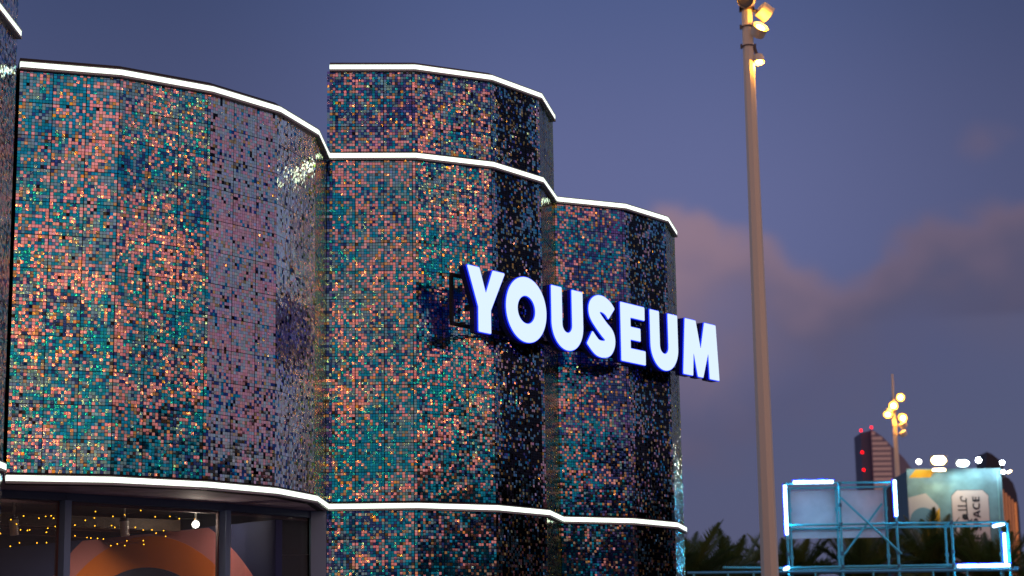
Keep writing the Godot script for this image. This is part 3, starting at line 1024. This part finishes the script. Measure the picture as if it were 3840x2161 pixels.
# ---------------------------------------------------------------- scaffold with light tubes
func scaffold() -> void:
	var z := -47.0
	var root := thing("scaffold", "blue lit tube scaffold carrying white light tubes and a blank panel", "scaffold", Vector3(6.45, 0, z))
	var steel := mat("scaffold_tube", lin(0.10, 0.46, 0.50), 0.5, 0.0)  # cyan lamp light put into the colour of galvanised tubes
	var clamp_m := mat("scaffold_clamp", lin(0.07, 0.16, 0.20), 0.5, 0.3)
	var X := [0.0, 1.28, 2.61, 3.91, 5.24]
	var BX := [0.25, 1.40, 2.60, 4.02, 5.35]
	var tops := [6.14, 6.16, 6.17, 5.14, 5.12]
	for k in 5:
		for row in 2:
			var x: float = X[k] if row == 0 else BX[k]
			var zz := 0.0 if row == 0 else -1.2
			var b := MB.new()
			b.tube(Vector3(x, 0, zz), Vector3(x, tops[k], zz), 0.030, 0.030, 10)
			part(root, "standard", b.done(), steel)
			for y in [1.1, 2.1, 3.1, 4.14, 4.45, 5.14, 5.6, 6.1]:
				if y > tops[k]: continue
				b = MB.new()
				b.tube(Vector3(x, y - 0.045, zz), Vector3(x, y + 0.045, zz), 0.046, 0.046, 10)
				part(root, "coupler", b.done(), clamp_m if row == 0 else steel)
		for y in [1.1, 3.1, 4.14, 5.14, 6.1]:
			if y > tops[k]: continue
			var b := MB.new()
			b.tube(Vector3(X[k], y, 0), Vector3(BX[k], y, -1.2), 0.024, 0.024, 8)
			part(root, "transom", b.done(), steel)
	for y in [1.1, 3.1, 4.14, 5.14, 6.13]:
		var last := 2 if y > 5.5 else 4
		for row in 2:
			var xs: Array = X if row == 0 else BX
			for k in last:
				var b := MB.new()
				b.tube(Vector3(xs[k] + 0.03, y, -1.2 * row), Vector3(xs[k + 1] - 0.03, y, -1.2 * row), 0.028, 0.028, 10)
				part(root, "ledger", b.done(), steel)
	var bars := [[Vector3(1.30, 5.78, 0.04), Vector3(2.68, 4.42, 0.04)], [Vector3(2.50, 5.72, -1.16), Vector3(1.48, 4.45, -1.16)]]
	for q in bars:
		var b := MB.new()
		b.tube(q[0], q[1], 0.027, 0.027, 10)
		part(root, "brace", b.done(), steel)
	var b := MB.new()
	b.box(Vector3(2.7, 4.06, -0.6), Vector3(5.5, 0.05, 1.15))
	part(root, "deck", b.done(), clamp_m)
	# guard rail in front, running on to the left behind the mast
	for y in [4.03, 3.55]:
		b = MB.new()
		b.tube(Vector3(-2.45, y, 0.5), Vector3(5.3, y - 0.05, 0.5), 0.028, 0.028, 10)
		part(root, "rail", b.done(), mat("rail_blue_lit", lin(0.10, 0.42, 0.60), 0.4, 0.2))  # blue glow of the lamps painted into the rail colour
	for x in [-2.3, -1.5, -0.9, 0.55, 1.9, 3.3, 4.1, 4.9]:
		b = MB.new()
		b.tube(Vector3(x, 0, 0.5), Vector3(x, 4.0, 0.5), 0.024, 0.024, 8)
		part(root, "post", b.done(), steel)
	b = MB.new()
	b.tube(Vector3(-1.5, 4.2, -0.6), Vector3(0.2, 4.16, -0.6), 0.03, 0.03, 8)
	part(root, "ledger", b.done(), steel)
	# blank panel
	b = MB.new()
	b.box(Vector3.ZERO, Vector3(2.36, 1.16, 0.02))
	var pan := part(self, "blank_panel", b.done(), grained("panel_white", lin(0.82, 0.74, 0.76), 0.7, 0.01, 0.8, 0.4))
	pan.position = Vector3(7.68 + 0.16, 5.485, z - 1.29)
	tag(pan, "plain pale lilac panel fixed behind the scaffold tubes", "panel")
	# light tubes
	var L := [
		[Vector3(6.43, 5.50, z + 0.06), Vector3(0, 1.18, 0), "upright white light tube on the left end of the scaffold"],
		[Vector3(7.11, 6.15, z + 0.06), Vector3(0.95, 0, 0), "level white light tube along the top of the scaffold"],
		[Vector3(9.05, 5.74, z + 0.06), Vector3(0, 0.86, 0), "upright white light tube at the right edge of the blank panel"],
		[Vector3(11.58, 4.50, z + 0.06), Vector3(0, 0.74, 0), "upright white light tube at the low right corner of the scaffold"],
		[Vector3(11.05, 4.11, z + 0.06), Vector3(1.24, 0, 0), "level white light tube along the deck at the scaffold's right"],
		[Vector3(6.42, 4.13, z - 0.2), Vector3(0.0, 0.0, 0.6), "light tube seen end on at the scaffold's low left"],
		[Vector3(11.60, 5.10, z - 0.5), Vector3(0.06, 0.0, 0.7), "light tube seen end on at the scaffold's top right corner"]]
	var white := mat("tube_glow", Color.WHITE, 0.4, 0.0, Color(0.80, 0.90, 1.0), 4.0)
	var fringe := mat("tube_fringe_glow", Color(0.1, 0.2, 1.0), 0.4, 0.0, Color(0.06, 0.13, 1.0), 1.0)  # blue lens fringe round the tubes, built as a glowing bar
	for q in L:
		var lt := thing("light_tube", q[2], "light tube", q[0], "light tubes on the scaffold")
		var h: Vector3 = q[1] / 2
		b = MB.new()
		b.tube(-h, h, 0.040, 0.040, 12)
		part(lt, "glowing_tube", b.done(), white)
		var d: Vector3 = q[1].normalized()
		var side := Vector3(-1, 0, 0) if absf(d.y) > 0.5 else Vector3.UP
		b = MB.new()
		b.box(side * 0.052, (Vector3(0.018, 0.06, 0.06) if absf(d.y) > 0.5 else Vector3(0.06, 0.018, 0.06)) + Vector3(absf(h.x), absf(h.y), absf(h.z)) * 2)
		part(lt, "glowing_fringe", b.done(), fringe)
		for s in [-0.5, 0.5]:
			omni(q[0] + h * s + Vector3(0, 0, 0.14), Color(0.12, 0.76, 1.0), 0.36, 0.05)


# ---------------------------------------------------------------- banner tower
func banner_tower() -> void:
	var z := -85.0
	var P := Vector3(18.98, 0, z)
	var root := thing("banner_tower", "tall box wrapped in a teal printed banner reading SPACE", "tower", P)
	var T := Transform3D()
	var b := MB.new()
	b.box(Vector3(0, 5.13, -1.5), Vector3(4.02, 10.26, 2.9))
	part(root, "core", b.done(), mat("banner_core", lin(0.10, 0.20, 0.24), 0.8))
	var X := func(x: float) -> float: return x - 18.98
	var sheet := grained("banner_teal", lin(0.17, 0.36, 0.42), 0.75, 0.012, 0.78, 0.35)
	b = MB.new()
	b.prism(PackedVector2Array([Vector2(-2.05, 1), Vector2(2.04, 1), Vector2(2.04, 10.31), Vector2(-2.05, 10.34)]), T, -0.03, 0.0)
	part(root, "banner_sheet", b.done(), sheet)
	var pale := mat("print_pale", lin(0.40, 0.44, 0.48), 0.75)
	var yellow := mat("print_yellow", lin(0.62, 0.36, 0.01), 0.7)
	var blue := mat("print_blue", lin(0.10, 0.26, 0.36), 0.75)
	var line := mat("print_line", lin(0.03, 0.06, 0.09), 0.75)
	var shapes := []
	# pale lower left field
	shapes.append([PackedVector2Array([Vector2(-2.04, 7.0), Vector2(-0.75, 7.0), Vector2(-0.75, 8.72), Vector2(-1.28, 9.28), Vector2(-2.04, 9.1)]), pale, 0.004])
	shapes.append([PackedVector2Array([Vector2(X.call(17.02), 9.96), Vector2(X.call(17.94), 9.96), Vector2(X.call(18.17), 10.3), Vector2(X.call(17.33), 10.31)]), yellow, 0.004])
	var circ := PackedVector2Array()
	for i in 48:
		circ.append(Vector2(X.call(17.55), 8.09) + Vector2(cos(TAU * i / 48), sin(TAU * i / 48)) * 0.58)
	shapes.append([circ, blue, 0.008])
	shapes.append([PackedVector2Array([Vector2(X.call(17.55), 7.86), Vector2(X.call(18.25), 7.6), Vector2(X.call(18.27), 8.64)]), yellow, 0.012])
	shapes.append([PackedVector2Array([Vector2(X.call(17.35), 7.2), Vector2(X.call(18.24), 7.2), Vector2(X.call(18.24), 7.75), Vector2(X.call(17.55), 7.72)]), yellow, 0.012])
	for k in 2:
		var g := -0.02 * k
		var rr := soften(PackedVector2Array([Vector2(X.call(18.79) - g, 5.2 - g), Vector2(X.call(20.41) + g, 5.2 - g), Vector2(X.call(20.41) + g, 9.40 + g), Vector2(X.call(18.79) - g, 9.40 + g)]), 0.24)
		shapes.append([rr, line if k == 0 else mat("print_panel", lin(0.52, 0.46, 0.45), 0.75), 0.004 + 0.004 * k])
	for s in shapes:
		b = MB.new()
		b.prism(s[0], T, 0.001, s[2], true, false)
		part(root, "printed_shape", b.done(), s[1])
	var ink := mat("print_ink", lin(0.012, 0.014, 0.02), 0.7)
	# Latin word, turned to read upwards
	var tm := TextMesh.new()
	var sf := SystemFont.new()
	sf.font_names = PackedStringArray(["Droid Sans"])
	sf.font_weight = 700
	tm.font = sf
	tm.text = "THE SPACE"
	tm.font_size = 64
	tm.pixel_size = 0.01
	tm.depth = 0.01
	tm.horizontal_alignment = HORIZONTAL_ALIGNMENT_RIGHT
	var word := part(root, "printed_word", tm, ink)
	var bb := tm.get_aabb()
	var cap := 0.32
	var kx := 2.52 / bb.size.x
	var ky := cap / (bb.size.y)
	# text x runs up, text y runs to the left
	word.transform = Transform3D(Basis(Vector3(0, kx, 0), Vector3(-ky, 0, 0), Vector3(0, 0, 1)), Vector3.ZERO)
	word.position = Vector3(X.call(20.01), 9.10, 0.014) - word.transform.basis * Vector3(bb.end.x, bb.position.y, 0)
	# Arabic word, drawn with strokes (picture pixels of the banner, three to a pixel)
	var s := 460.0 / 1387.0 / 7380.0 * 86.6
	var at := func(x: float, y: float) -> Vector2: return Vector2(X.call(19.68) + (x - 800) * s, 9.10 - (y - 555) * s)
	var strokes := [
		[[735, 575], [735, 690], [737, 800]], [[735, 600], [715, 603], [690, 600], [676, 585], [674, 562], [690, 553]], [[645, 655], [735, 655]], [[643, 700], [735, 700]],
		[[737, 800], [712, 805], [688, 790], [686, 762], [708, 748], [735, 760], [741, 800], [752, 822], [778, 822], [784, 805]],
		[[750, 868], [752, 990]], [[660, 885], [750, 885]], [[655, 935], [750, 935]], [[655, 985], [752, 985]], [[785, 965], [795, 985], [782, 992]]]
	for q in strokes:
		var pl := PackedVector2Array()
		for p in q: pl.append(at.call(float(p[0]), float(p[1])))
		for poly in Geometry2D.offset_polyline(pl, 0.026, Geometry2D.JOIN_ROUND, Geometry2D.END_SQUARE):
			if Geometry2D.is_polygon_clockwise(poly): continue
			b = MB.new()
			b.prism(poly, T, 0.010, 0.014, true, false)
			part(root, "printed_stroke", b.done(), ink)
	# eyelet seam down the right side
	b = MB.new()
	b.box(Vector3(1.86, 8.0, 0.012), Vector3(0.05, 4.4, 0.012))
	part(root, "hem", b.done(), mat("print_hem", lin(0.20, 0.46, 0.50), 0.7))
	# floodlights along the top
	var L := [
		[Vector3(17.42, 10.62, z + 0.3), Vector2(0.20, 0.20), true, Color(1, 0.97, 0.92), 0.5, "small round white floodlight at the banner tower's left top corner"],
		[Vector3(18.24, 10.64, z + 0.5), Vector2(0.66, 0.36), false, Color(1, 0.82, 0.50), 3.4, "widest warm floodlight on top of the banner tower"],
		[Vector3(18.26, 10.25, z + 0.35), Vector2(0.58, 0.10), false, Color(1, 0.80, 0.60), 0.4, "thin warm light bar under the widest floodlight of the banner tower"],
		[Vector3(19.27, 10.50, z + 0.5), Vector2(0.52, 0.26), false, Color(0.88, 1.0, 1.0), 2.6, "cool white rectangular floodlight at the middle of the banner tower's top"],
		[Vector3(20.00, 10.64, z + 0.3), Vector2(0.24, 0.24), true, Color(0.92, 0.98, 1.0), 0.9, "round white floodlight right of the middle on the banner tower"],
		[Vector3(21.03, 10.53, z + 0.2), Vector2(0.19, 0.19), true, Color(0.95, 0.98, 1.0), 0.5, "upper round floodlight at the banner tower's right corner"],
		[Vector3(21.06, 10.13, z + 0.2), Vector2(0.17, 0.17), true, Color(0.9, 0.95, 1.0), 0.3, "lower round floodlight at the banner tower's right corner"],
		[Vector3(21.37, 10.15, z + 0.0), Vector2(0.22, 0.07), false, Color(1, 0.85, 0.62), 0.1, "short slanted warm lamp sticking out right of the banner tower"]]
	for q in L:
		var fl := thing("tower_floodlight", q[5], "floodlight", q[0], "floodlights on the banner tower")
		var glow := StandardMaterial3D.new()
		glow.resource_name = "flood_face_glow"
		glow.emission_enabled = true
		glow.emission = q[3]; glow.emission_energy_multiplier = 8.0
		b = MB.new()
		var hb := MB.new()
		if q[2]:
			b.tube(Vector3(0, 0, -0.01), Vector3(0, -0.005, 0.02), q[1].x * 0.5, q[1].x * 0.5, 20)
			hb.tube(Vector3(0, 0, -0.14), Vector3(0, 0, -0.011), q[1].x * 0.36, q[1].x * 0.55, 20)
		else:
			var hx: float = q[1].x / 2; var hy: float = q[1].y / 2
			b.prism(soften(PackedVector2Array([Vector2(-hx, -hy), Vector2(hx, -hy), Vector2(hx, hy), Vector2(-hx, hy)]), hy * 0.8), Transform3D(), -0.015, 0.015)
			hb.box(Vector3(0, 0, -0.066), Vector3(q[1].x + 0.03, q[1].y + 0.03, 0.10))
		part(fl, "lamp_face", b.done(), glow)
		part(fl, "housing", hb.done(), mat("flood_house", lin(0.03, 0.03, 0.035), 0.5))
		b = MB.new()
		b.tube(Vector3(0, 0, -0.1), Vector3(0 if q[0].x < 21.01 else 21.0 - q[0].x, -0.1, z - 0.1 - q[0].z), 0.02, 0.02, 6)
		part(fl, "arm", b.done(), mat("flood_house", lin(0.03, 0.03, 0.035), 0.5))
		if fl.name.ends_with("8"): fl.rotation.z = 0.5
		omni(q[0] + Vector3(0, -0.02, 0.12), q[3], q[4] * 1.7, 0.1)
	tag(root, "tall box wrapped in a teal printed banner reading THE SPACE", "tower")


# ---------------------------------------------------------------- far buildings
func skyline() -> void:
	var Z := -1500.0
	var k := 2.5
	var S := func(x: float, y: float) -> Vector2: return Vector2(x * k, (y - 1.6) * k + 1.6)
	var t := thing("skyscraper", "far skyscraper with a sloping curved top and red warning lights", "skyscraper", Vector3(109.4 * k, 0, Z))
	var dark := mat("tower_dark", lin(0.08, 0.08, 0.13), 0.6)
	var shaded_m := mat("tower_shaded_face", lin(0.22, 0.185, 0.23), 0.6)  # shade on the right half of the facade, put in as darker colour
	var edge := [[109.4, 75.7], [111.0, 74.6], [112.8, 73.3], [115.6, 70.2], [119.0, 66.6], [121.2, 63.2], [123.0, 59.0]]
	var poly := PackedVector2Array()
	for e in edge:
		poly.append(S.call(e[0], e[1]) - Vector2(109.4 * k, 0))
	poly.append_array([Vector2(13.6 * k, 0), Vector2(0, 0)])
	var b := MB.new()
	b.prism(poly, Transform3D(), -30, 0)
	part(t, "tower_body", b.done(), shaded_m)
	var flank := PackedVector2Array([Vector2(-3.0 * k, 0), Vector2(0, 0), S.call(109.4, 75.4) - Vector2(109.4 * k, 0), S.call(106.4, 74.8) - Vector2(109.4 * k, 0)])
	b = MB.new()
	b.prism(flank, Transform3D(), -34, -4)
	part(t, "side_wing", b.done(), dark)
	# floor bands, one per storey; they stop where the painted shade begins
	var band := mat("tower_band", lin(0.9, 0.70, 0.55), 0.6)
	var y := 8.0
	while y < 184.0:
		var right := 0.0
		for i in edge.size() - 1:
			var p: Vector2 = S.call(edge[i][0], edge[i][1]); var q: Vector2 = S.call(edge[i + 1][0], edge[i + 1][1])
			if y + 1.6 <= p.y and y + 1.6 > q.y:
				right = lerpf(p.x, q.x, (p.y - y - 1.6) / (p.y - q.y)) - 109.4 * k
		if y + 1.6 <= S.call(123.0, 59.0).y: right = 13.6 * k
		if right > 0.5:
			right = minf(right, 14.0)
			b = MB.new()
			b.box(Vector3(right / 2, y, 0.3), Vector3(right, 2.5, 0.55))
			part(t, "floor_band", b.done(), band)
		y += 3.9
	var red := mat("warning_glow", Color(1, 0, 0), 0.4, 0.0, Color(1.0, 0.01, 0.02), 5.0)
	for e in [[106.2, 75.3], [109.4, 76.2], [106.2, 68.6], [106.4, 63.2]]:
		b = MB.new()
		var c: Vector2 = S.call(e[0], e[1]) - Vector2(109.4 * k, 0)
		b.ball(Vector3(c.x, c.y, 1.0), 0.95, 10)
		part(t, "warning_light", b.done(), red)
	# lower dark block in front of it with lit roof edges
	var d := thing("dark_block", "dark low block with orange lit roof edges beside the banner tower", "building", Vector3(117.6 * 1.6, 0, -960))
	b = MB.new()
	var h: float = (59.4 - 1.6) * 1.6 + 1.6
	b.box(Vector3(-1.0, h / 2 - 1.0, -15), Vector3(10.5, h - 2.0, 30))
	b.box(Vector3(4.6, h / 2 + 1.5, -18), Vector3(5.4, h + 3.0, 24))
	part(d, "block", b.done(), mat("block_dark", lin(0.045, 0.042, 0.062), 0.6))
	var amber := mat("roof_light_glow", Color(1, 0.5, 0.2), 0.4, 0.0, Color(1.0, 0.36, 0.13), 0.9)
	for q in [[-1.9, 0.0, 7.4], [4.7, -3.4, 4.0], [4.7, -6.6, 4.4]]:
		b = MB.new()
		b.box(Vector3(q[0], h + q[1], 0.6), Vector3(q[2], 0.7, 0.5))
		part(d, "roof_light", b.done(), amber)
	# tower on the right with lit vertical panels and a rounded head
	var r := thing("round_headed_tower", "dark tower with a rounded top and lit orange panels at far right", "building", Vector3(150.4 * 1.5, 0, -900))
	var head := PackedVector2Array([Vector2(-3.6, 0), Vector2(4.2, 0), Vector2(4.0, 75), Vector2(3.4, 82), Vector2(2.0, 87.0), Vector2(0.2, 89.2), Vector2(-2.2, 90.4), Vector2(-3.6, 90.6)])
	b = MB.new()
	b.prism(head, Transform3D(), -16, 0)
	part(r, "tower_body", b.done(), mat("tower_navy", lin(0.022, 0.026, 0.045), 0.5))
	var warm := mat("lit_window_glow", lin(0.3, 0.2, 0.12), 0.5, 0.0, Color(1.0, 0.56, 0.32), 0.22)
	var warm2 := mat("lit_window_bright_glow", lin(0.3, 0.2, 0.12), 0.5, 0.0, Color(1.0, 0.55, 0.26), 0.42)
	for i in 5:
		b = MB.new()
		var x := -3.0 + i * 1.35
		var top := 86.0 - i * 1.5
		b.box(Vector3(x, top / 2, 0.15), Vector3(0.95, top - 4.0, 0.3))
		part(r, "lit_window", b.done(), warm2 if i == 4 else warm)
	var sp := thing("pointed_tower", "black pointed roof rising behind the banner tower's right side", "building", Vector3(145.8 * 1.55, 0, -930))
	b = MB.new()
	b.prism(PackedVector2Array([Vector2(-4, 0), Vector2(5, 0), Vector2(5.0, 98), Vector2(3.2, 101), Vector2(0.4, 103.5), Vector2(-2.2, 104.8), Vector2(-3.0, 98)]), Transform3D(), -20, 0)
	part(sp, "tower_body", b.done(), mat("tower_black", lin(0.02, 0.022, 0.034), 0.6))


# ---------------------------------------------------------------- palms
func frond_mesh(len: float, droop: float, seedn: int) -> ArrayMesh:
	var r := RandomNumberGenerator.new()
	r.seed = seedn
	var b := MB.new()
	var P := []
	var N := 14
	for i in N + 1:
		var t := float(i) / N
		P.append(Vector3(t * len * (1.0 - 0.18 * t * droop), len * (0.42 * t - droop * 0.62 * t * t), 0))
	for i in N:
		b.tube(P[i], P[i + 1], 0.022 * (1 - float(i) / N) + 0.004, 0.022 * (1 - float(i + 1) / N) + 0.004, 4, false)
	for i in range(2, 84):
		var t := i / 84.0
		var f := t * N
		var j := int(f)
		var p: Vector3 = P[j].lerp(P[min(j + 1, N)], f - j)
		var d: Vector3 = (P[min(j + 1, N)] - P[j]).normalized()
		var ll := len * 0.24 * sin(PI * clampf(t * 0.86 + 0.14, 0, 1)) * r.randf_range(0.85, 1.1) + 0.05
		for s in [-1.0, 1.0]:
			var dir := (d * r.randf_range(0.7, 1.0) + Vector3(0, 0.28 + r.randf_range(-0.15, 0.15), s * 0.9)).normalized()
			var tip := p + dir * ll + Vector3(0, -0.07 * ll, 0)
			var w := d * 0.026
			var nn := dir.cross(d).normalized()
			if nn.y < 0: nn = -nn
			b.tri(p - w, p + w, tip, nn, nn, nn)
	return b.done()


func opposite() -> void:
	var o := thing("low_building", "low dark building across the square, to the right of the viewer", "building", Vector3(21.5, 0, -14))
	var b := MB.new()
	b.box(Vector3(0, 2.7, 0), Vector3(5, 5.4, 40))
	part(o, "block", b.done(), mat("low_block", lin(0.035, 0.035, 0.04), 0.8))
	b = MB.new()
	b.box(Vector3(0, 5.5, 0), Vector3(5.4, 0.2, 40.4))
	part(o, "roof", b.done(), mat("low_roof", lin(0.05, 0.05, 0.055), 0.8))


func palms() -> void:
	var leaf := []
	for k in 3:
		var m := mat("palm_leaf_%d" % k, lin([0.055, 0.080, 0.11][k], [0.080, 0.115, 0.14][k], [0.026, 0.030, 0.034][k]), 0.5)
		m.backlight_enabled = true
		m.backlight = Color(0.2, 0.3, 0.08)
		leaf.append(m)
	var bark := grained("palm_bark", lin(0.10, 0.075, 0.05), 0.9, 0.08, 0.4, 1.5, 2.0)
	var meshes := []
	for k in 6:
		meshes.append(frond_mesh([2.3, 2.5, 2.1, 2.4, 2.2, 2.6][k], [0.15, 0.45, 0.8, 1.15, 1.5, 0.65][k], 90 + k))
	var spots := [
		[Vector3(4.55, 0, -54), 3.75, 1.0, "large dusky palm crown against the building's right edge"],
		[Vector3(6.0, 0, -57), 3.6, 0.95, "palm lower and to the right of the large palm, left of the near mast"],
		[Vector3(8.2, 0, -59), 4.0, 0.85, "dark palm just right of the near mast behind the scaffold's left bay"],
		[Vector3(10.1, 0, -58), 4.1, 0.9, "bushy palm under the blank panel behind the scaffold's middle"],
		[Vector3(12.75, 0, -61), 4.6, 0.85, "bright green palm lit from the banner tower beside the distant mast"],
		[Vector3(14.3, 0, -60), 4.05, 0.95, "palm whose fronds cross the lower end of the banner panel"],
		[Vector3(17.4, 0, -66), 3.9, 0.9, "palm at the right edge behind the scaffold's low right corner"]]
	for si in spots.size():
		var q = spots[si]
		var root := thing("palm_tree", q[3], "palm tree", q[0], "palms behind the scaffold")
		var b := MB.new()
		var y := 0.0
		var hh: float = q[1]
		while y < hh:
			b.tube(Vector3(0, y, 0), Vector3(0, y + 0.16, 0), 0.17, 0.21, 10, false)
			y += 0.15
		part(root, "trunk", b.done(), bark)
		var r := RandomNumberGenerator.new()
		r.seed = 300 + si
		for i in 60:
			var lift := i / 60.0
			var o := part(root, "frond", meshes[[0, 1, 5, 2, 3, 4][int(lift * 5.99)]], leaf[r.randi() % 3])
			o.rotation = Vector3(r.randf_range(-0.25, 0.25), i * 2.39996 + r.randf_range(-0.2, 0.2), 0.75 - lift * 0.9 + r.randf_range(-0.12, 0.12))
			o.rotation_order = EULER_ORDER_YXZ
			o.scale = Vector3.ONE * q[2] * r.randf_range(0.85, 1.1)
			o.position = Vector3(0, hh + 0.1 - lift * 0.25, 0)
